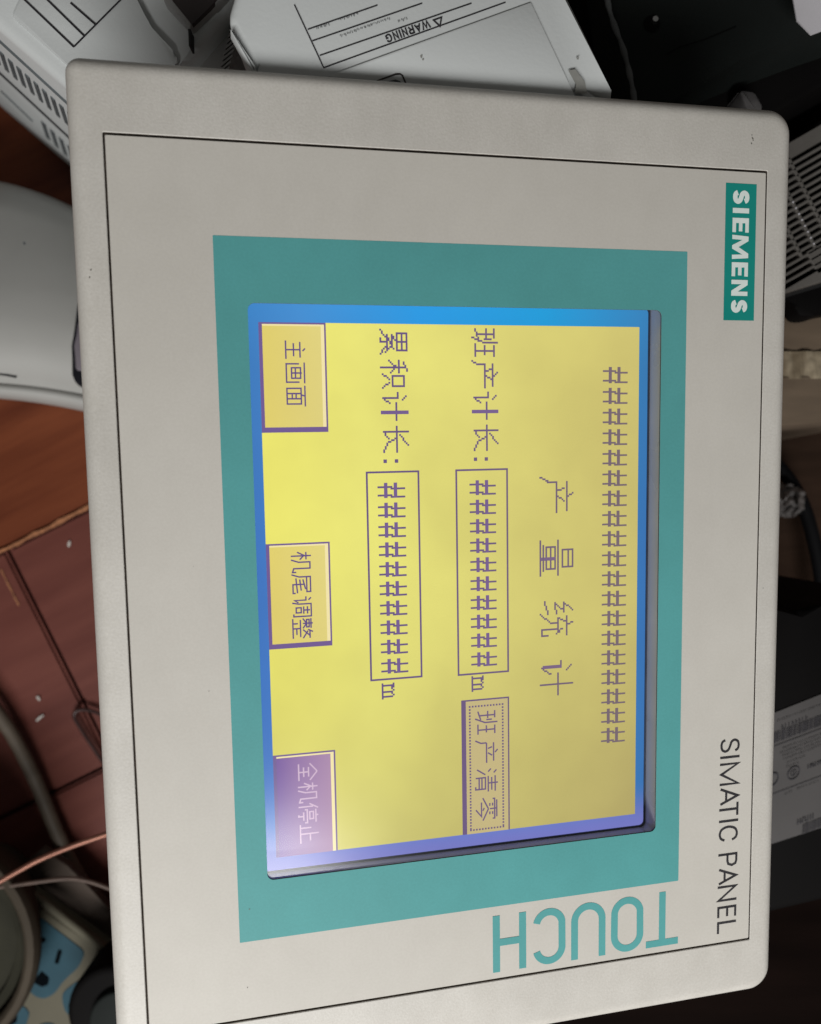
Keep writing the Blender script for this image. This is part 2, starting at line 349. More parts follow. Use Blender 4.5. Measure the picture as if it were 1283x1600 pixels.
CJ = {
 '主': [[(7, 0), (9, 2)], [(2, 4), (14, 4)], [(3, 9), (13, 9)], [(8, 4), (8, 15)], [(1, 15), (15, 15)]],
 '画': [[(0, 1), (16, 1)], [(4, 4), (12, 4), (12, 11), (4, 11), (4, 4)], [(4, 8), (12, 8)], [(8, 3), (8, 11)], [(1, 5), (1, 15), (15, 15), (15, 5)]],
 '面': [[(0, 1), (16, 1)], [(8, 1), (7, 4)], [(2, 4), (14, 4), (14, 15), (2, 15), (2, 4)], [(6, 4), (6, 15)], [(10, 4), (10, 15)], [(6, 8), (10, 8)], [(6, 11), (10, 11)]],
 '累': [[(3, 0), (13, 0), (13, 6), (3, 6), (3, 0)], [(8, 0), (8, 6)], [(3, 3), (13, 3)], [(8, 6), (4, 9), (9, 9)], [(12, 8), (4, 12), (13, 12)], [(11, 10), (14, 13)], [(8, 12), (8, 16), (6, 16)], [(5, 13), (1, 16)], [(11, 13), (15, 16)]],
 '积': [[(6, 0), (1, 2)], [(0, 5), (7, 5)], [(4, 1), (4, 16)], [(4, 6), (0, 11)], [(4, 7), (7, 10)], [(9, 2), (15, 2), (15, 9), (9, 9), (9, 2)], [(11, 11), (8, 15)], [(13, 11), (16, 15)]],
 '计': [[(2, 1), (4, 3)], [(0, 6), (3, 6), (3, 15), (6, 11)], [(6, 7), (16, 7)], [(11, 0), (11, 16)]],
 '长': [[(12, 0), (6, 5)], [(0, 7), (16, 7)], [(4, 0), (4, 15), (8, 12)], [(7, 7), (10, 12), (16, 15)]],
 '班': [[(0, 2), (5, 2)], [(0, 7), (5, 7)], [(0, 14), (6, 12)], [(3, 2), (3, 13)], [(6, 4), (6, 8)], [(8, 0), (8, 9), (5, 16)], [(10, 2), (16, 2)], [(10, 8), (15, 8)], [(9, 14), (16, 14)], [(13, 2), (13, 14)]],
 '产': [[(7, 0), (9, 2)], [(2, 3), (15, 3)], [(5, 4), (6, 7)], [(11, 4), (9, 7)], [(2, 8), (16, 8)], [(2, 8), (2, 12), (0, 16)]],
 '量': [[(4, 0), (12, 0), (12, 5), (4, 5), (4, 0)], [(4, 2.5), (12, 2.5)], [(0, 7), (16, 7)], [(3, 9), (13, 9), (13, 13), (3, 13), (3, 9)], [(3, 11), (13, 11)], [(8, 9), (8, 16)], [(2, 14.6), (14, 14.6)], [(0, 16), (16, 16)]],
 '统': [[(4, 0), (1, 4), (5, 4), (1, 9), (6, 8)], [(0, 14), (6, 12)], [(10, 0), (11, 2)], [(7, 3), (16, 3)], [(10, 3), (8, 7), (14, 7)], [(13, 5), (15, 8)], [(10, 8), (10, 11), (6, 16)], [(13, 8), (13, 15), (16, 15), (16, 12)]],
 '机': [[(0, 4), (6, 4)], [(3, 0), (3, 16)], [(3, 5), (0, 11)], [(3, 6), (6, 9)], [(6, 16), (8, 10), (8, 1), (13, 1), (13, 14), (16, 15), (16, 12)]],
 '尾': [[(2, 4), (14, 4), (14, 1), (2, 1), (2, 10), (0, 16)], [(12, 5), (4, 7)], [(4, 9.5), (13, 8.5)], [(3, 12.5), (15, 11.5)], [(8, 6), (8, 15), (15, 15), (15, 13)]],
 '调': [[(1, 1), (3, 3)], [(0, 5), (3, 5), (3, 14), (5, 11)], [(5, 16), (6, 11), (6, 1), (16, 1), (16, 15), (14, 15)], [(8, 4), (14, 4)], [(11, 2), (11, 7)], [(8, 7), (14, 7)], [(9, 9), (13, 9), (13, 13), (9, 13), (9, 9)]],
 '整': [[(0, 1.5), (8, 1.5)], [(1, 3), (7, 3), (7, 5), (1, 5), (1, 3)], [(4, 0), (4, 8)], [(4, 5), (0, 8)], [(4, 5), (8, 8)], [(11, 0), (9, 4)], [(10, 2.5), (16, 2.5)], [(14, 2.5), (9, 8)], [(10, 4), (16, 8)], [(1, 10), (15, 10)], [(8, 10), (8, 16)], [(4, 12), (4, 16)], [(8, 13), (13, 13)], [(0, 16), (16, 16)]],
 '全': [[(8, 0), (1, 6)], [(8, 0), (15, 6)], [(4, 7), (12, 7)], [(4, 11), (12, 11)], [(1, 15), (15, 15)], [(8, 7), (8, 15)]],
 '停': [[(4, 0), (0, 7)], [(2.5, 4), (2.5, 16)], [(10, 0), (10, 2)], [(5, 2), (16, 2)], [(7, 4), (13, 4), (13, 7), (7, 7), (7, 4)], [(5, 11), (5, 9), (16, 9), (16, 11)], [(7, 12), (14, 12)], [(10.5, 12), (10.5, 16), (9, 16)]],
 '止': [[(8, 0), (8, 15)], [(3, 6), (3, 15)], [(8, 7), (14, 7)], [(0, 15), (16, 15)]],
 '清': [[(1, 1), (3, 3)], [(0, 5), (2, 7)], [(0, 15), (4, 9)], [(5, 2), (16, 2)], [(6, 4.5), (15, 4.5)], [(5, 7), (16, 7)], [(10, 0), (10, 7)], [(6, 16), (6, 9), (14, 9), (14, 16), (12, 16)], [(6, 11.5), (14, 11.5)], [(6, 13.5), (14, 13.5)]],
 '零': [[(2, 1), (14, 1)], [(1, 4), (1, 2.5), (15, 2.5), (15, 4)], [(8, 1), (8, 6)], [(4, 4), (6, 4)], [(10, 4), (12, 4)], [(4, 6), (6, 6)], [(10, 6), (12, 6)], [(8, 7), (0, 11)], [(8, 7), (16, 11)], [(7, 10), (9, 11)], [(3, 12), (13, 12), (8, 16)]],
}
class LCD:
    def __init__(s): s.px = {}
    def dot(s, x, y, mi=0): s.px[(int(x), int(y))] = mi
    def line(s, x0, y0, x1, y1, mi=0, w=1, h=1):
        n = max(1, math.ceil(max(abs(x1-x0), abs(y1-y0))))
        for i in range(n+1):
            x = math.floor(x0+(x1-x0)*i/n+.5); y = math.floor(y0+(y1-y0)*i/n+.5)
            for a in range(w):
                for b in range(h): s.dot(x+a, y+b, mi)
    def cj(s, ch, x, y, sx, sy, mi=0, thick=()):
        for k, st in enumerate(CJ[ch]):
            for a, b in zip(st, st[1:]): s.line(x+a[0]*sx/16, y+a[1]*sy/16, x+b[0]*sx/16, y+b[1]*sy/16, 1 if k in thick else mi, 2 if k in thick and a[0] == b[0] else 1)
    def hash(s, x, y, w, h, a, b):
        v1, v2 = x+round(w*.22), x+round(w*.66); m1, m2 = y+round(h*.30), y+round(h*.66)
        for v, o in ((v1, 1), (v2, 0)):
            s.line(v+1, y, v+1, y+round(h*.45), a); s.line(v, y+round(h*.45), v, y+h-1, a)
        for m in (m1, m2): s.line(x+1, m, x+w-3, m, b, 1, 2)
    def runs(s, F):
        rows = {}
        for (x, y), m in s.px.items(): rows.setdefault(y, []).append((x, m))
        for y, l in rows.items():
            l.sort(); i = 0
            while i < len(l):
                j = i
                while j+1 < len(l) and l[j+1][0] == l[j][0]+1 and l[j+1][1] == l[i][1]: j += 1
                F.rect(l[i][0]-.07, y-.07, l[j][0]+1.07, y+1.07, l[i][1]); i = j+1
    def build(s, name, mats, z, extra=None):
        F = Flat(lambda c, r: LC(c, r, z)); s.runs(F); return F.build(name, mats, display)
INK = [M_txt, M_thick]
L = LCD()
for i in range(19): L.hash(24+i*13, 8, 13, 17, 0, 0)
L.build('header_lettering', INK, -5.90)
L = LCD()
for ch, x, th in (('产', 93, ()), ('量', 133, (5,)), ('统', 172, ()), ('计', 211, ())): L.cj(ch, x, 45, 22, 22, 0, th)
L.line(214, 53, 214, 65, 1, 2)
L.build('title_lettering', INK, -5.90)
for y, chars in ((95, '班产计长'), (152, '累积计长')):
    L = LCD()
    for i, ch in enumerate(chars): L.cj(ch, 2+i*19.2, y, 15.5, 16, 0, (3,) if ch == '计' else ())
    for dx, dy in ((79, 7), (79, 14)):
        for a in range(2):
            for b in range(2): L.dot(80+a, y+dy+b)
    L.build('row_lettering', INK, -5.90)
for (c0, r0, c1, r1), y in (((87, 89, 215, 122), 97), ((87, 146, 214, 178), 155)):
    L = LCD()
    L.line(c0, r0, c1, r0); L.line(c0, r1, c1, r1); L.line(c0, r0, c0, r1); L.line(c1, r0, c1, r1)
    for i in range(10): L.hash(93+i*12, y, 12, 17, 0, 1)
    # the small m after the field
    x, yy = 217, y+9
    for st in ([(0, 0), (2, 0)], [(1, 0), (1, 7)], [(0, 7), (3, 7)], [(2, 1), (4, 0), (5, 1), (5, 7)], [(4, 7), (6, 7)], [(5, 1), (7, 0), (8, 1), (8, 7)], [(7, 7), (9, 7)]):
        for a, b in zip(st, st[1:]): L.line(x+a[0], yy+a[1], x+b[0], yy+b[1])
    L.build('number_field', INK, -5.90)
def button(c0, r0, c1, r1, face, ink, chars, tx, ty, ts, pitch, right_thick, label, left_dark=True, dots=False):
    F = Flat(lambda c, r: LC(c, r, -5.90))
    F.rect(c0, r0, c1, r1, 0)                                  # outer border, dark
    F.rect(c0+1, r0+1, c1-(3 if right_thick else 0), r1-(2 if not dots else 3), 1)     # highlight line
    F.rect(c0+(2 if not dots else 1), r0+(3 if not dots else 1), c1-(3 if right_thick else 0), r1-(2 if not dots else 3), 2)  # face
    b = LCD()
    tk = []                        # the small characters: strokes one dot wide
    for i, ch in enumerate(chars):
        for st in CJ[ch]: tk.append([(tx+i*pitch+p[0]*ts/16, ty+p[1]*ts/16) for p in st])
    if dots:
        for x in range(c0+4, c1-3, 2): b.dot(x, r0+4, 3); b.dot(x, r1-6, 3)
        for y in range(r0+4, r1-5, 2): b.dot(c0+4, y, 3); b.dot(c1-3, y, 3)
    # lift the stacked prints apart
    base = F; zs = [-5.90, -5.875, -5.85]
    base.v = [Vector((q.x, q.y, zs[i//4]*MM)) for i, q in enumerate(base.v)]
    G = Flat(lambda c, r: LC(c, r, -5.82)); b.runs(G)
    for st in tk: G.ribbon(st, .86 if not dots else .95, st[0] == st[-1] and len(st) > 3, 3) if not (st[0] == st[-1] and len(st) > 3) else G.ribbon(st[:-1], .86, True, 3)
    off = len(base.v)
    base.v += G.v; base.f += [tuple(i+off for i in t) for t in G.f]; base.mi += G.mi
    o = base.build('display_button', [M_thick if not dots else M_txt, M_hi, face, ink], display); o['label'] = label
button(0, 201, 63, 240, M_btn, M_txt, '主画面', 9.5, 213.5, 12, 13.3, True, 'amber button at the left end of the bottom row')
button(128, 202, 191, 240, M_btn, M_txt, '机尾调整', 133.5, 213.5, 12, 13.3, True, 'amber button in the middle of the bottom row')
button(256, 202, 320, 240, M_pur, M_ptx, '全机停止', 262, 213.5, 12, 13.0, False, 'purple button at the right end of the bottom row')
button(232, 89, 320, 121, M_btn2, M_txt, '班产清零', 240, 97, 15, 19.0, False, 'dotted tan button at the right of the upper number field', dots=True)

# ------------------------------------------------------------------ wooden floor
M_plank = mat('red_brown_plank', (.105, .025, .011), .42, .3, 9, .35, 240, col2=(.19, .052, .021), stretch=(1.0, 9.0, 1), detail=6, spec=.2)
M_plank2 = mat('dark_red_plank', (.105, .031, .024), .45, .3, 9, .2, 240, col2=(.145, .046, .034), stretch=(1.0, 9.0, 1), detail=6, spec=.2)
M_joint = mat('floor_joint', (.02, .009, .006), .8, .3, 60)
M_worn = mat('worn_plank_edge', (.30, .12, .05), .6, .4, 300)
fl = pydata('floor', [(-.9, -.9, -.006), (.9, -.9, -.006), (.9, .9, -.006), (-.9, .9, -.006)], [(0, 1, 2, 3)], M_joint); tag(fl, kind='structure')
ang = math.radians(26.5); E1 = Vector((math.cos(ang), math.sin(ang), 0)); E2 = Vector((-math.sin(ang), math.cos(ang), 0))
seamA = at(0, 862, .45); seamB = at(0, 888, .45)
WP, LP = .136, .62
a0 = seamA.dot(E2); b0 = seamB.dot(E1) + .008
def plank_mesh(idx):
    bm = bmesh.new(); g = .0009
    vs = [bm.verts.new((x, y, z)) for z in (-.005, 0) for x, y in ((g, g), (LP-g, g), (LP-g, WP-g), (g, WP-g))]
    bm.faces.new(vs[4:]); bm.faces.new(vs[3::-1])
    for i in range(4): bm.faces.new((vs[i], vs[(i+1) % 4], vs[4+(i+1) % 4], vs[4+i]))
    bmesh.ops.bevel(bm, geom=[e for e in bm.edges if e.verts[0].co.z > -.001 and e.verts[1].co.z > -.001], offset=.0016, segments=2, affect='EDGES')
    bmesh.ops.recalc_face_normals(bm, faces=bm.faces); me = bpy.data.meshes.new('plank'); bm.to_mesh(me); bm.free()
    me.materials.append(M_plank if idx % 2 else M_plank2)
    return me
pm = [plank_mesh(0), plank_mesh(1)]
for row in range(-5, 6):
    for k in range(-2, 2):
        o = bpy.data.objects.new('plank', pm[1 if row >= 0 else 0]); COL.objects.link(o)
        off = 0 if row == -1 else (.31 if row % 2 == 0 else .14)
        pos = E1*(b0 + off + k*LP) + E2*(a0 + row*WP)
        o.location = (pos.x, pos.y, random.uniform(-.0004, 0)); o.rotation_euler = (0, 0, ang); o.parent = fl
def strip(p0, p1, w, z, name, m, parent, seg=14, jit=.5):
    d = (p1-p0); s = Vector((-d.y, d.x, 0)).normalized(); v = []; f = []
    for i in range(seg+1):
        c = p0+d*(i/seg); ww = w*(1+random.uniform(-jit, jit)); ww2 = w*(1+random.uniform(-jit, jit))
        v += [Vector((*(c+s*ww/2).xy, z)), Vector((*(c-s*ww2/2).xy, z))]
        if i: f.append((2*i-2, 2*i-1, 2*i+1, 2*i))
    return pydata(name, v, f, m, parent)
strip(at(-10, 868, .45), at(170, 777, .45), .0022, .0006, 'worn_seam', M_worn, fl)
strip(at(2, 890, .45), at(30, 946, .45), .0008, .0006, 'worn_seam', M_worn, fl)
M_paper = mat('paper_scrap_white', (.50, .47, .43), .8, .1, 100)
for px, py, s, a, lab in ((108, 850, .0016, 80, 'tiny white paper scrap on the red plank beside the pale worn seam'), (60, 1091, .0014, -50, 'short white paper sliver lying on the dark red plank, upper of two'), (62, 1122, .0026, 40, 'longer white paper sliver lying on the dark red plank, lower of two')):
    c = at(px, py, .449); d = Vector((math.cos(math.radians(a)), math.sin(math.radians(a)), 0)); e = Vector((-d.y, d.x, 0))*.0006
    o = prism('paper_scrap', [Vector((0, 0, .0006))+d*s-e, Vector((0, 0, .0009))+d*s*1.1+e*.3, Vector((0, 0, .0007))+e*1.3, Vector((0, 0, .0006))-d*s+e*.6, Vector((0, 0, .0006))-d*s*.9-e], 0, M_paper)
    o.location = (c.x, c.y, .0006); tag(o, lab, 'paper scrap', 'paper scraps on the floor')

# ------------------------------------------------------------------ white drive units at the top
M_drive = mat('drive_white_shell', (.56, .58, .575), .5, .04, 18, .12, 1200, spec=.4)
M_drive2 = mat('drive_side_shell', (.43, .46, .465), .5, .05, 30, .1, 1200, spec=.4)
M_slot = mat('slot_dark', (.075, .085, .09), .7, .2, 100)
M_seam = mat('seam_black', (.012, .012, .013), .7, .2, 100)
M_metal = mat('drive_grey_metal', (.36, .355, .345), .42, .12, 40, .1, 600, metal=.35)
M_dk = mat('connector_dark', (.035, .027, .026), .5, .3, 60)
M_blur = mat('small_print_grey', (.16, .165, .165), .7, .3, 900)
ZT = .185
def quad_on(name, pts, m, parent, lift, o, N): # thin sheet on a plane
    v = [Vector(p)+N*lift-o for p in pts]; return pydata(name, v, [tuple(range(len(pts)))], m, parent)
d1 = thing('drive_unit', 'white drive unit with slanted vent slots along its side, under the panel\'s upper left corner', 'drive unit', at(120, 20, .45))
o1 = Vector(d1.location)
e0, e1 = at(-900, -726, ZT), at(190, 211, ZT)
edge = (e1-e0).normalized(); nrm = Vector((edge.y, -edge.x, 0));  nrm = nrm if nrm.dot(at(0, 200, ZT)-e0) > 0 else -nrm
top = [e0, e1, at(250, 140, ZT), at(285, 95, ZT), at(420, -60, ZT), at(420, -726, ZT)]
prism('body', top, .004, M_drive, d1, .0028, 4, 35, o1)
# raised cover with a rounded corner
cv = [at(60, -60, ZT), at(205, -35, ZT)] + [at(x, y, ZT) for x, y in ((222, 28), (240, 48), (272, 82), (280, 92), (281, 101), (274, 108), (262, 116), (200, 175), (130, 125), (20, 28))]
quad_n = Vector((0, 0, 1))
prism('cover', [p+quad_n*.0012 for p in cv], CAM_H-ZT-.002, M_drive, d1, .0009, 2, 35, o1)
def on_side(px, py): return hit(px, py, e0, nrm)
def side_bar(name, a, b, w, m, depth=.0006):
    A, B = on_side(*a), on_side(*b); d = (B-A).normalized(); s = nrm.cross(d)*w/2
    q = [A-s, B-s, B+s, A+s]; prism(name, [p+nrm*depth - o1 for p in q], 0, m, d1, 0, 1, None, up=nrm*depth*1.6)
side_bar('seam', (-20, 44), (140, 191), .0009, M_slot)
side_bar('seam', (-20, 94), (140, 243), .0032, M_seam)
for i in range(-1, 9):
    x = 3 + i*13.3; y = 86 + i*13.3*.885
    side_bar('vent_slot', (x, y-4), (x+9.0, y+24), .0013, M_slot, .0004)
for i in range(0, 4):
    x = 68 + i*13.6; y = 191 + i*13.6*.92
    side_bar('vent_slot', (x, y), (x+8, y+25), .0020, M_slot, .0004)
side_bar('side_groove', (3, 142), (51, 188), .0016, M_slot)
def print_on_top(name, segs, parent, o, z, m, w=.00042):
    F = Flat(lambda x, y: Vector((x, y, z)) - o)
    for a, b in segs: F.ribbon([at(a[0], a[1], CAM_H-z).xy, at(b[0], b[1], CAM_H-z).xy], w)
    return F.build(name, m, parent)
zc = CAM_H-ZT+.0012+.0002
print_on_top('label_print', [((20, -18), (115.6, 73.5)), ((115.4, 73), (190, -2)), ((60, -14), (131.5, 56)), ((110, 4), (150, 39))], d1, o1, zc, M_black)
# connector bay at the end of the drive
zb = CAM_H-ZT
prism('connector_bay', [at(x, y, ZT)+Vector((0, 0, .003)) for x, y in ((258, 10), (301, 56), (345, 14), (420, -70), (330, -100))], zb-.004, M_metal, d1, .0010, 2, 35, o1)
prism('connector_recess', [at(x, y, ZT-.003)+Vector((0, 0, .0005)) for x, y in ((270, 2), (301, 40), (330, 12), (390, -60), (330, -80))], zb+.0022, M_dk, d1, 0, 1, None, o1)
prism('latch', [at(x, y, ZT)+Vector((0, 0, .0032)) for x, y in ((300, 58), (303.5, 58), (304, 84), (301, 84))], zb, M_seam, d1, 0, 1, None, o1)
fl1 = thing('metal_bracket', 'grey metal bracket standing between the two white drive units', 'bracket', at(330, 60, .45))
of = Vector(fl1.location)
prism('flange', [at(x, y, .192) for x, y in ((268, 130), (392, -10), (440, -70), (470, -70), (330, 150), (270, 150))], .01, M_metal, fl1, .001, 2, 35, of)
for i in range(11):
    x, y = 339+i*2.2, 118-i*9.0
    prism('fin', [at(x-1, y+9, .189), at(x+17, y-6, .189), at(x+18, y-3, .189), at(x, y+12, .189)], CAM_H-.1925, M_metal, fl1, 0, 1, None, of)
d2 = thing('drive_unit', 'white drive unit printed with a warning table, behind the panel\'s upper edge', 'drive unit', at(640, 20, .45))
o2 = Vector(d2.location); NP = (RB @ Vector((0, 0, 1))); PP = PM @ P3(0, 0, -5.0)     # its top face: parallel to the panel, butted against the bezel's edge
PMI = PM.inverted()
def on2(x, y, lift=0.0):
    p = PMI @ hit(x, y, PP + NP*lift, NP); p.y = max(p.y, .1064); return PM @ p
class At2:
    def __init__(s, lift): s.l = lift
    def __call__(s, x, y): return on2(x, y, s.l) - o2
prism('body', [on2(x, y) for x, y in ((352, 30), (397, 118), (402, 128), (640, 146), (950, 170), (944, 152), (830, -140), (420, -200))], .004, M_drive, d2, .0022, 4, 35, o2)
prism('rim', [on2(x, y, .0010) for x, y in ((359, 46), (363, 44), (397, 106), (402, 108), (400, 112), (394, 112))], 0, M_drive, d2, .0004, 2, 35, o2, up=NP*.003)
F = Flat(At2(.00015))
for a, b in [((460, 7), (506, 106)), ((505.4, 106), (790, 3.5)), ((499.6, 86.8), (737, 5)), ((488, 64), (660, 5)), ((481, 46), (590, 8))]: F.ribbon([a, b], 2.0)
F.build('label_print', M_black, d2)
F = Flat(At2(.00015))
bu = Vector((-.9405, .3398)); bv = Vector((.3398, .9405))
def rot_text(F, text, spans, ox, oy, ux, uy, vx, vy, h, w):
    G = Flat(lambda x, y: F.fn(ox+ux*x+vx*y, oy+uy*x+vy*y)); off = len(F.v)
    for ch, (a, b) in zip(text, spans): letter(G, ch, a, b, 0, h, w)
    F.v += G.v; F.f += [tuple(i+off for i in t) for t in G.f]; F.mi += G.mi
sp = ((0, 14), (14.5, 25), (26.5, 35.5), (37.5, 46), (48, 50.4), (52.5, 61), (63, 73))
rot_text(F, 'WARNING', sp, 669.5, 30.0, bu.x, bu.y, bv.x, bv.y, 13.5, 2.4)
F.ribbon([(677.5, 31.5), (690, 27), (687.6, 41)], 2.4, True)
F.build('warning_lettering', M_black, d2)
F = Flat(At2(.00015))
for x0, y0, n in ((664, 6, 0), (622, 31, 3), (532, 54, 15), (495, 42, 4), (530, 29, 6)):
    for i in range(n):
        x, y = x0+bu.x*-1*i*5.6, y0+bu.y*-1*i*5.6
        for k in range(2):
            xx = x+k*2.4; F.ribbon([(xx, y), (xx+random.uniform(-.8, 1.6), y+random.uniform(2.2, 4.2))], 1.2)
F.build('fine_print', M_blur, d2)
# shallow step and clip recess near the panel
prism('step', [on2(x, y, .0005) for x, y in ((512, 117.5), (830, 2.5), (900, 151), (640, 140), (520, 131))], 0, M_drive, d2, .0003, 2, 35, o2, up=NP*.003)
F = Flat(At2(.00065)); F.ribbon([(575, 136), (588, 127), (597, 123.5), (618, 116), (625, 115.5), (629, 118), (634, 130), (638, 140)], 2.6); F.build('clip_edge', M_dk, d2)
F = Flat(At2(.0007)); F.poly([(598, 138), (603, 131), (618, 124), (624, 126), (629, 140)]); F.build('clip_recess', M_slot, d2)
M_stain = mat('grease_stain', (.27, .27, .25), .6, .15, 300)
for x, y, s in ((658.5, 88, 2.2), (661, 93, 1.6), (903, 91, 2.0)):
    F = Flat(At2(.00065)); F.poly([(x+s*random.uniform(.6, 1.1)*math.cos(a), y+1.6*s*random.uniform(.6, 1.1)*math.sin(a)) for a in [i*2*math.pi/7 for i in range(7)]]); F.build('stain', M_stain, d2)
F = Flat(At2(.00065))
F.poly([(888, 110), (899, 108), (914, 128), (918, 146), (898, 146), (900, 132)])
F.build('stain', M_stain, d2)

# ------------------------------------------------------------------ black device, top right
M_blk = mat('black_plastic', (.013, .0155, .0145), .65, .15, 40, .2, 1200, spec=.1)
M_blk2 = mat('deep_black_plastic', (.0035, .003, .003), .7, .2, 40, spec=.08)
M_rim = mat('rim_highlight', (.10, .105, .105), .4, .3, 200)  # highlight on the casing's edge, put into a paler colour
M_silver = mat('silver_screw', (.6, .6, .6), .25, .1, 100, metal=1)
M_lab = mat('white_label', (.62, .60, .63), .6, .05, 60)
b1 = thing('black_device', 'black plastic device casing behind the panel\'s upper right corner', 'device', at(1080, 60, .45)); ob = Vector(b1.location); Zb = .225
prism('casing', [at(x, y, Zb) for x, y in ((953, 20), (975, 80), (988, 135), (994, 180), (1012, 192), (1072, 132), (1160, 92), (1290, 44), (1420, 0), (1420, -160), (930, -160))], .10, M_blk, b1, .0022, 3, 40, ob)
tube('edge_highlight', [at(x, y, Zb-.0008) for x, y in ((944, -40), (953, 18), (975, 80), (988, 135), (995, 182))], .00075, M_rim, b1, 8, 6, ob, .25)
prism('skirt', [at(x, y, .245) for x, y in ((880, -40), (912, 40), (960, 170), (1010, 260), (1100, 240), (1420, 60), (1420, -160), (880, -160))], .004, M_blk2, b1, .002, 2, 40, ob)
prism('base', [at(x, y, .34) for x, y in ((1120, 60), (1450, 20), (1450, 260), (1120, 320))], .004, M_blk2, b1, 0, 1, None, ob)  # added dark box that blacks out the floor showing through the gap
F = Flat(lambda x, y: Vector((*at(x, y, Zb).xy, CAM_H-Zb+.0003)) - ob); F.poly([(1018+13*math.cos(i*.45), 38+13*math.sin(i*.45)) for i in range(14)]); F.build('screw_hole', M_blk2, b1)
bm = bmesh.new(); bmesh.ops.create_cone(bm, cap_ends=True, segments=12, radius1=.0011, radius2=.0008, depth=.0014, matrix=Matrix.Translation(at(1022, 34, Zb)+Vector((0, 0, .0008))-ob)); from_bm('screw', bm, M_silver, b1, 40)
F = Flat(lambda x, y: Vector((*at(x, y, Zb).xy, CAM_H-Zb+.0003)) - ob); F.ribbon([(1040, 86), (1062, 74), (1100, 63), (1150, 42)], 1.2); F.build('mould_line', M_blk2, b1)
t = prism('paper_label', [at(x, y, .215) for x, y in ((1238, -12), (1246, 32), (1268, 54), (1320, 34), (1320, -12))], CAM_H-.2155, M_lab); tag(t, 'white paper label corner lying on the black device at the top right', 'label')
M_clear = mat('grey_clear_plastic', (.10, .095, .095), .3, .3, 200, .5, 300, spec=.6)
t = prism('plastic_clip', [at(x, y, .236) for x, y in ((1155, 142), (1161, 139), (1181, 142), (1194, 166), (1188, 180), (1170, 180))], CAM_H-.25, M_clear, None, .0012, 2, 40)
tag(t, 'small grey plastic clip in the black gap above the panel\'s upper right corner', 'clip')

# ------------------------------------------------------------------ vented grey unit on the right
M_vent = mat('vent_grey', (.115, .106, .096), .5, .12, 60, .2, 900)
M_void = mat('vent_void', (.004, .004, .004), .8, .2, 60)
v1 = thing('vented_unit', 'dark grey slatted vent housing beside the panel\'s upper right edge', 'vent housing', at(1260, 330, .45)); ov = Vector(v1.location); Zv = .255
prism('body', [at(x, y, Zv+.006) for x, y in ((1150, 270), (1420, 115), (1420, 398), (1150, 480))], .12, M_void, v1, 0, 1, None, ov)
def ve(a, b):                 # a along the slots, b across them, in the photo's pixels
    return (1246+a*.866+b*.447, 330-a*.50+b*.894)
def vslab(name, pts, m, th=.0035): prism(name, [at(*p, Zv) for p in pts], 0, m, v1, .00025, 1, None, ov, up=Vector((0, 0, th)))
vslab('top_frame', [(1150, 270), (1420, 115), (1420, 139), ve(120, -77), ve(-40, -77), (1150, 300)], M_vent)
vslab('bottom_frame', [ve(-90, 98), ve(30, 98), (1283, 405), (1420, 340), (1420, 398), (1150, 480)], M_vent)
for i in range(16):
    b = -71.3+i*10.4
    vslab('slat', [ve(-75, b), ve(92, b), ve(92, b+4.9), ve(-75, b+4.9)], M_vent)
vslab('end_frame', [ve(-15, 62), ve(90, 62), ve(90, 102), ve(-15, 102)], M_vent, .0042)
for a in (26, 0.5, -25): vslab('rail', [ve(a-2.6, -80), ve(a+2.6, -80), ve(a+2.6, 66), ve(a-2.6, 66)], M_vent, .0045)
for i in range(8):
    p = ve(.5, -16+i*10.4); bm = bmesh.new(); bmesh.ops.create_icosphere(bm, subdivisions=1, radius=.00036, matrix=Matrix.Translation(at(*p, Zv-.0002)-ov)); from_bm('glint_bead', bm, M_lab, v1, 40)  # pale beads added to stand in for highlights along the rail
t = prism('black_block', [at(x, y, .275) for x, y in ((1200, 470), (1236, 462), (1243, 482), (1250, 494), (1270, 495), (1290, 488), (1420, 470), (1420, 380), (1200, 440))], CAM_H-.284, M_blk2, None, .0015, 2, 40)
tag(t, 'black plastic block between the vent housing and the taped carton', 'plastic block')

# ------------------------------------------------------------------ cardboard carton with tape, right
M_card = mat('cardboard', (.15, .108, .072), .85, .12, 40, .25, 500, stretch=(1, 6, 1))
M_tape = mat('packing_tape', (.20, .155, .10), .2, .25, 60, .9, 160, spec=.8, col2=(.50, .42, .30), bdist=.0014, stretch=(2.6, .5, 1))  # paler streaks are highlights on the wrinkles, put into the colour
c1 = thing('cardboard_carton', 'brown cardboard carton closed with a shiny strip of packing tape, right of the panel', 'carton', at(1270, 580, .45)); oc = Vector(c1.location); Zc = .31
prism('body', [at(x, y, Zc) for x, y in ((1150, 470), (1420, 440), (1420, 650), (1283, 660), (1150, 672))], .002, M_card, c1, .0015, 2, 40, oc)
prism('flap', [at(x, y, Zc)+Vector((0, 0, .0012)) for x, y in ((1150, 592), (1283, 588), (1420, 580), (1420, 650), (1283, 658), (1150, 669))], CAM_H-Zc+.0002, M_card, c1, .0004, 2, 40, oc)
nx, ny = 40, 12; vv = []; ff = []
for j in range(ny+1):
    for i in range(nx+1):
        x = 1150+270*i/nx; y = (551-3*i/nx)+(43)*j/ny
        vv.append(at(x, y, Zc)+Vector((0, 0,   .0013+.0006*math.sin(i*1.3+j*.3)*math.sin(j*.7+1)+random.uniform(-.0002, .0002)))-oc)
for j in range(ny):
    for i in range(nx): k = j*(nx+1)+i; ff.append((k, k+1, k+nx+2, k+nx+1))
pydata('tape', vv, ff, M_tape, c1, 60)

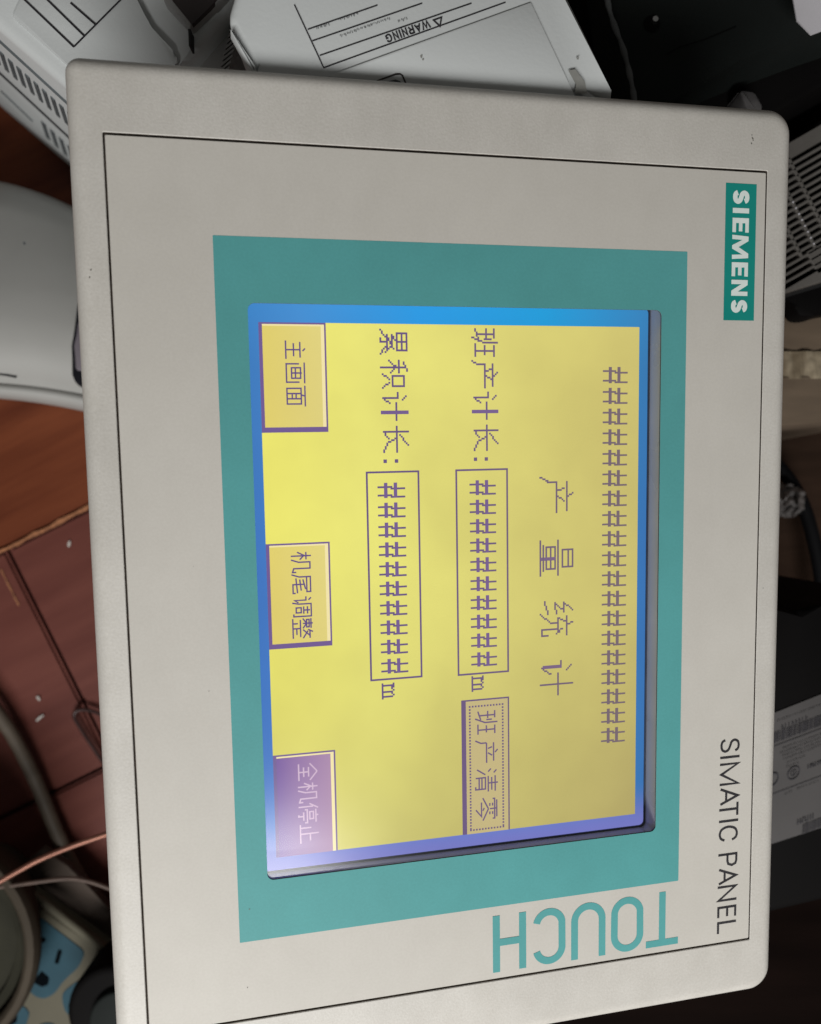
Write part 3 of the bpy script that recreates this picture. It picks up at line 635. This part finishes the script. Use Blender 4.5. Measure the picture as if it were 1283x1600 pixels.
M_sheet = mat('dark_cardboard', (.052, .030, .020), .85, .2, 30, .2, 500, stretch=(1, 6, 1), spec=.1)
t = prism('cardboard_sheet', [at(x, y, .43) for x, y in ((1080, 690), (1283, 668), (1500, 640), (1500, 1010), (1080, 1060))], .008, M_sheet, None, .001, 2, 40)
tag(t, 'dark brown cardboard sheet lying on the floor below the taped carton', 'cardboard sheet')
# cable and plastic by the carton
M_cabl = mat('black_rubber', (.006, .006, .007), .7, .2, 80, spec=.15)
t = tube('black_cable', [at(x, y, .40) for x, y in ((1170, 690), (1218, 730), (1250, 778), (1270, 838), (1284, 910), (1290, 990), (1292, 1060))], .0034, M_cabl); tag(t, 'thick black cable curving down past the carton on the right', 'cable')
M_film = mat('crumpled_film', (.34, .32, .31), .35, .25, 120, .4, 300, spec=.6)
vv = []; ff = []; cx, cy = 1228, 782
for j in range(9):
    for i in range(10):
        x = 1196+60*i/9; y = 757+50*j/8; r = ((x-cx)/32)**2+((y-cy)/27)**2
        k = 1 if r < 1 else 1/math.sqrt(r); x = cx+(x-cx)*k; y = cy+(y-cy)*k
        vv.append(at(x+random.uniform(-1.5, 1.5), y+random.uniform(-1.5, 1.5), .385+random.uniform(-.006, .006)+.012*min(1, r)))
for j in range(8):
    for i in range(9): k = j*10+i; ff.append((k, k+1, k+11, k+10))
t = pydata('plastic_film', vv, ff, M_film); tag(t, 'crumpled grey plastic film tucked against the panel\'s right edge above the black cable', 'plastic film')
md = t.modifiers.new('thick', 'SOLIDIFY'); md.thickness = .0004

# ------------------------------------------------------------------ black box with rating label, right
M_sil = mat('rating_label_grey', (.064, .059, .058), .5, .08, 50)
k1 = thing('power_unit', 'black power unit with a grey rating label and barcodes, right of the panel', 'power unit', at(1260, 1200, .45)); ok = Vector(k1.location); Zk = .265
prism('case', [at(x, y, Zk) for x, y in ((1120, 985), (1215, 966), (1250, 951), (1290, 944), (1420, 930), (1420, 1378), (1120, 1450))], .004, M_blk2, k1, .003, 3, 40, ok)
lab = [at(x, y, Zk)+Vector((0, 0, .0004)) for x, y in ((1120, 1144), (1213, 1112), (1420, 1030), (1420, 1248), (1205, 1318), (1120, 1346))]
rl = prism('rating_label', lab, CAM_H-Zk+.0001, M_sil, k1, 0, 1, None, ok)
zk = CAM_H-Zk+.0007
def ke(a, b): return (1213+a*.945-b*.06, 1112-a*.355+b*1.0)     # along the label, down the label
F = Flat(lambda a, b: Vector((*at(*ke(a, b), Zk).xy, zk)) - ok)
x = -8.0
while x < 190:                                                   # barcode along the upper half
    w = random.choice((.9, 1.3, 2.0, 2.6)); F.rect(x, 31+.2, x+w, 48); x += w+random.choice((.7, .9, 1.6))
x = 55.0
while x < 190:
    w = random.choice((.9, 1.3, 2.0)); F.rect(x, 197-2, x+w, 212-2); x += w+random.choice((.7, .9, 1.4))
F.rect(-90, 52.5, 200, 53.6); F.rect(-90, 128, 200, 129)
F.ring(34, 107, 9.6, 1.7); F.ring(34, 107, 4.6, 1.1); F.ribbon([(33, 104.5), (35.2, 107), (33, 109.5)], 1.1)
F.ring(-1, 105, 9.5, 2.2)
def tiny(F, a, b, n, h, step, w=1.1):
    for i in range(n):
        x = a+i*step
        F.ribbon([(x, b), (x, b+h)], w*.8)
        if random.random() < .7: F.ribbon([(x, b+random.choice((0, h/2, h))), (x+step*.55, b+random.choice((0, h/2, h)))], w*.7)
tiny(F, 10, 24, 8, 6.0, 5.6, 1.4); tiny(F, 58, 103, 6, 6, 4.0, 2.2); tiny(F, 46, 184, 7, 8, 4.2, 2.0)
F.build('label_print', M_black, rl)
F = Flat(lambda a, b: Vector((*at(*ke(a, b), Zk).xy, zk)) - ok)
for b, a0_, n in ((13, 2, 22), (60, 14, 20), (66, 10, 22), (72, 14, 20), (78, 16, 18), (85, 22, 9), (92, 22, 6), (134, 22, 4), (133, 42, 5), (133, 62, 5)): tiny(F, a0_, b, n, 3.2, 3.6, .9)
F.build('fine_print', mat('faded_print', (.034, .031, .031), .7, .3, 900), rl)

M_dkbr = mat('darkening_brown', (.005, .0026, .002), .8, .4, 12, .2, 200, stretch=(1, 8, 1), spec=.03)
t = prism('darkening_board', [at(x, y, .30) for x, y in ((380, 1500), (1120, 1395), (1500, 1300), (1500, 1800), (380, 1800))], .004, M_dkbr, None, .002, 2, 40)  # added near-black board that keeps this lit corner of the floor dark
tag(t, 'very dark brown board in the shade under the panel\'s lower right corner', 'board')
# ------------------------------------------------------------------ rounded white appliance on the left
M_wht = mat('off_white_plastic', (.40, .395, .375), .38, .05, 20, .1, 900, spec=.45)
w1 = thing('white_appliance', 'off white rounded plastic appliance on the red floor, left of the panel', 'appliance', at(40, 470, .45)); ow = Vector(w1.location)
prof = [(284, 330, .449), (284, 330, .415), (288, 336, .392), (300, 346, .3775), (330, 368, .3695), (380, 410, .3585), (440, 462, .3465), (490, 507, .3408), (530, 546, .3392), (565, 582, .3415), (585, 602, .3465), (594, 611, .350),
        (599, 616, .3515), (602, 619, .3500), (606, 623, .3492), (612, 629, .3500), (618, 636, .3535), (622, 641, .359), (623, 642, .37), (622, 641, .449)]
NXW = 34; vv = []; ff = []
for y0, y1, dp in prof:
    for i in range(NXW+1):
        x = -190+430*i/NXW; s = (x-0)/127; y = y0+(y1-y0)*s*(.55+.45*s) if s > 0 else y0+(y1-y0)*s*.42
        e = max(0, (x-150)/90); vv.append(at(x, y, dp+.02*e*e)-ow)
n = NXW+1
for j in range(len(prof)-1):
    for i in range(NXW): k = j*n+i; ff.append((k, k+1, k+n+1, k+n))
for i0 in (0, NXW): ff.append(tuple(j*n+i0 for j in range(len(prof))))
pydata('shell', vv, ff, M_wht, w1, 75)
M_gl = mat('glossy_black', (.010, .010, .014), .2, .2, 40)
M_pgr = mat('purple_grey', (.16, .14, .16), .5, .1, 60)
prism('slot_frame', [at(x, y, .339) for x, y in ((119, 478), (123, 470), (175, 462), (175, 612), (125, 605), (116, 597), (111, 585), (112, 540))], CAM_H-.352, M_gl, w1, .0012, 3, 40, ow)
prism('slot_cover', [at(x, y, .3385) for x, y in ((119, 508), (124, 497), (175, 490), (175, 582), (120, 580), (116, 574), (116, 540))], CAM_H-.345, M_pgr, w1, .0012, 3, 40, ow)
strip(at(-20, 580, .346)-ow, at(26, 589, .346)-ow, .0011, CAM_H-.3460-ow.z, 'seam', M_seam, w1, 6, .2)
F = Flat(lambda x, y: at(x, y, .3515)-ow); F.poly([(38+2.4*math.cos(i), 380+2.8*math.sin(i)) for i in range(6)]); F.build('speck', M_slot, w1)

# ------------------------------------------------------------------ bottom left: cables, copper wire, power strip
M_beige = mat('beige_cable', (.085, .066, .048), .6, .15, 60, .2, 500)
M_cop = mat('copper_wire', (.30, .14, .10), .4, .12, 60, metal=.7)
M_brn = mat('brown_wire', (.085, .055, .042), .45, .2, 120)
M_dkw = mat('dark_red_wire', (.035, .012, .010), .4, .2, 120)
t = tube('beige_cable', [at(x, y, .440) for x, y in ((-40, 1070), (-5, 1112), (26, 1160), (58, 1225), (85, 1292), (112, 1350), (142, 1400), (180, 1460), (230, 1530))], .0038, M_beige, wob=.02); tag(t, 'thick beige cable crossing the floor towards the power strip', 'cable')
t = tube('copper_wire', [at(x, y, .37) for x, y in ((-60, 1412), (-10, 1383), (30, 1360), (64, 1342), (110, 1323), (150, 1309), (200, 1292), (260, 1270))], .0013, M_cop); tag(t, 'bare copper wire running under the panel\'s lower left edge', 'wire')
t = tube('brown_wire', [at(x, y, .385) for x, y in ((-60, 1392), (0, 1386), (50, 1379), (100, 1373), (130, 1375), (168, 1387), (220, 1410))], .0010, M_brn); tag(t, 'thin dull brown wire just below the copper wire', 'wire')
t = tube('dark_wire', [at(x, y, .446) for x, y in ((230, 1150), (170, 1122), (140, 1110), (122, 1110), (116, 1119), (124, 1135), (142, 1163), (165, 1196), (200, 1240))], .0011, M_dkw); tag(t, 'thin dark red wire bent into a loop on the red planks beside the panel', 'wire')
M_band = mat('brown_strap', (.052, .036, .026), .8, .15, 50, .2, 400)
vv = []; ff = []
bp = [(40, 1346), (80, 1372), (120, 1412), (165, 1462), (220, 1530)]; 
for i, (x, y) in enumerate(bp):
    for dx, dy, dz in ((-26, 22, 0), (-22, 19, -.003), (24, -18, -.003), (28, -22, 0)): vv.append(at(x+dx, y+dy, .432+dz))
for i in range(len(bp)-1):
    for j in range(3): k = i*4+j; ff.append((k, k+1, k+5, k+4))
t = pydata('flat_strap', vv, ff, M_band, None, 60); md = t.modifiers.new('thick', 'SOLIDIFY'); md.thickness = .002; tag(t, 'flat brown strap lying along the upper side of the power strip', 'strap')
M_psb = mat('power_strip_beige', (.105, .096, .070), .6, .08, 40, .1, 700, spec=.1)
M_soc = mat('socket_blue', (.026, .062, .082), .6, .12, 60, spec=.08)
M_hole = mat('pin_hole', (.002, .003, .004), .9, .2, 60, spec=.02)
ps = thing('power_strip', 'beige power strip with blue socket faces at the lower left', 'power strip', at(90, 1500, .45)); op_ = Vector(ps.location); Zs = .415
prism('body', [at(x, y, Zs) for x, y in ((30, 1392), (175, 1496), (250, 1550), (250, 1760), (60, 1760), (-120, 1620), (-120, 1500))], .002, M_psb, ps, .003, 3, 40, op_)
tube('edge_rib', [at(x, y, Zs-.001) for x, y in ((20, 1378), (60, 1404), (110, 1442), (170, 1488), (230, 1532))], .0022, M_psb, ps, 8, 6, op_)
def poly_rr(pts, r=6, n=4):
    out = []; m = len(pts)
    for i in range(m):
        p0, p, p1 = Vector(pts[i-1]), Vector(pts[i]), Vector(pts[(i+1) % m]); a = p+(p0-p).normalized()*min(r, (p0-p).length*.45); b = p+(p1-p).normalized()*min(r, (p1-p).length*.45)
        for k in range(n+1):
            tt = k/n; out.append(tuple((1-tt)**2*a+2*tt*(1-tt)*p+tt*tt*b))
    return out
def socket(face, holes, label):
    s = prism('socket_face', [at(x, y, Zs)+Vector((0, 0, .0005)) for x, y in poly_rr(face, 9)], CAM_H-Zs-.002, M_soc, ps, .0003, 1, 40, op_); s['label'] = label
    for h in holes: prism('pin_hole', [at(x, y, Zs)+Vector((0, 0, .0008)) for x, y in poly_rr(h, 2.5, 2)], CAM_H-Zs, M_hole, s, 0, 1, None, op_)
def bar(cx, cy, a, l=11, w=3.6):
    d = Vector((math.cos(math.radians(a)), math.sin(math.radians(a)))); e = Vector((-d.y, d.x)); c = Vector((cx, cy))
    return [tuple(c+d*l+e*w), tuple(c+d*l-e*w), tuple(c-d*l-e*w), tuple(c-d*l+e*w)]
socket([(60, 1430), (134, 1487), (124, 1510), (100, 1532), (86, 1552), (66, 1562), (44, 1548), (40, 1500)],
       [bar(65, 1469, -18, 7.5, 3.6), bar(92, 1494, -74, 11, 3.4), [(52, 1533), (66, 1516), (78, 1527), (76, 1538), (66, 1541)], bar(57, 1509, -80, 4, 1.5)], 'blue socket face with slanted pin holes below the beige rib')
socket([(-20, 1540), (20, 1560), (48, 1580), (40, 1604), (20, 1660), (-40, 1620)], [[(6, 1594), (18, 1580), (28, 1584), (27, 1596), (14, 1604)], bar(0, 1625, 20, 8, 3)], 'blue socket face cut by the photo\'s lower edge at the left')
socket([(60, 1600), (84, 1597), (110, 1640), (80, 1690), (40, 1650)], [bar(75, 1630, 20, 8, 3)], 'blue socket face mostly below the photo edge')
socket([(96, 1556), (104, 1545), (140, 1520), (150, 1545), (130, 1590), (104, 1586)], [bar(122, 1560, 20, 6, 3)], 'blue socket face mostly under the black plug')
# black plug
pl = thing('black_plug', 'round black plug standing in the power strip at the panel\'s lower left corner', 'plug', at(155, 1560, .45)); opl = Vector(pl.location)
def disc(cx, cy, r, dep, n=32, sq=1.0): return [at(cx+r*math.cos(2*math.pi*i/n), cy+r*sq*math.sin(2*math.pi*i/n), dep) for i in range(n)]
prism('plug_body', disc(176, 1584, 74, .385), CAM_H-.414, M_blk2, pl, .004, 4, 40, opl)
prism('plug_top', disc(186, 1598, 48, .381), CAM_H-.386, M_blk, pl, .0015, 3, 40, opl)
# round dull tub at the left edge
M_tub = mat('dull_tub_plastic', (.055, .044, .032), .7, .15, 30, .1, 500, spec=.1)
M_tub2 = mat('tub_inside_green_grey', (.030, .029, .021), .7, .25, 30, spec=.05)
tb = thing('round_tub', 'round dull brown tub with a raised rim, left of the power strip', 'tub', at(-30, 1490, .45)); ot = Vector(tb.location)
def lathe(name, prof, c, m, parent, o, n=48):
    vv = []; ff = []
    for r, z in prof:
        for i in range(n): a = 2*math.pi*i/n; vv.append(Vector((c.x+r*math.cos(a), c.y+r*math.sin(a), z))-o)
    for j in range(len(prof)-1):
        for i in range(n): ff.append((j*n+i, j*n+(i+1) % n, (j+1)*n+(i+1) % n, (j+1)*n+i))
    ff.append(tuple(range(n))); ff.append(tuple((len(prof)-1)*n+i for i in range(n))[::-1])
    return pydata(name, vv, ff, m, parent, 40)
ct = at(-122, 1486, .385); R = .0535
lathe('wall', [(R*.50, .003), (R*.55, .006), (R*.98, .054), (R*1.03, .058), (R*1.04, .062), (R*1.02, .0655), (R*.97, .0665), (R*.93, .065), (R*.91, .061), (R*.90, .05)], ct, M_tub, tb, ot)
lathe('inner_ring', [(R*.89, .045), (R*.885, .0585), (R*.86, .060), (R*.80, .0590), (R*.78, .056), (R*.5, .0555)], ct, M_tub2, tb, ot)
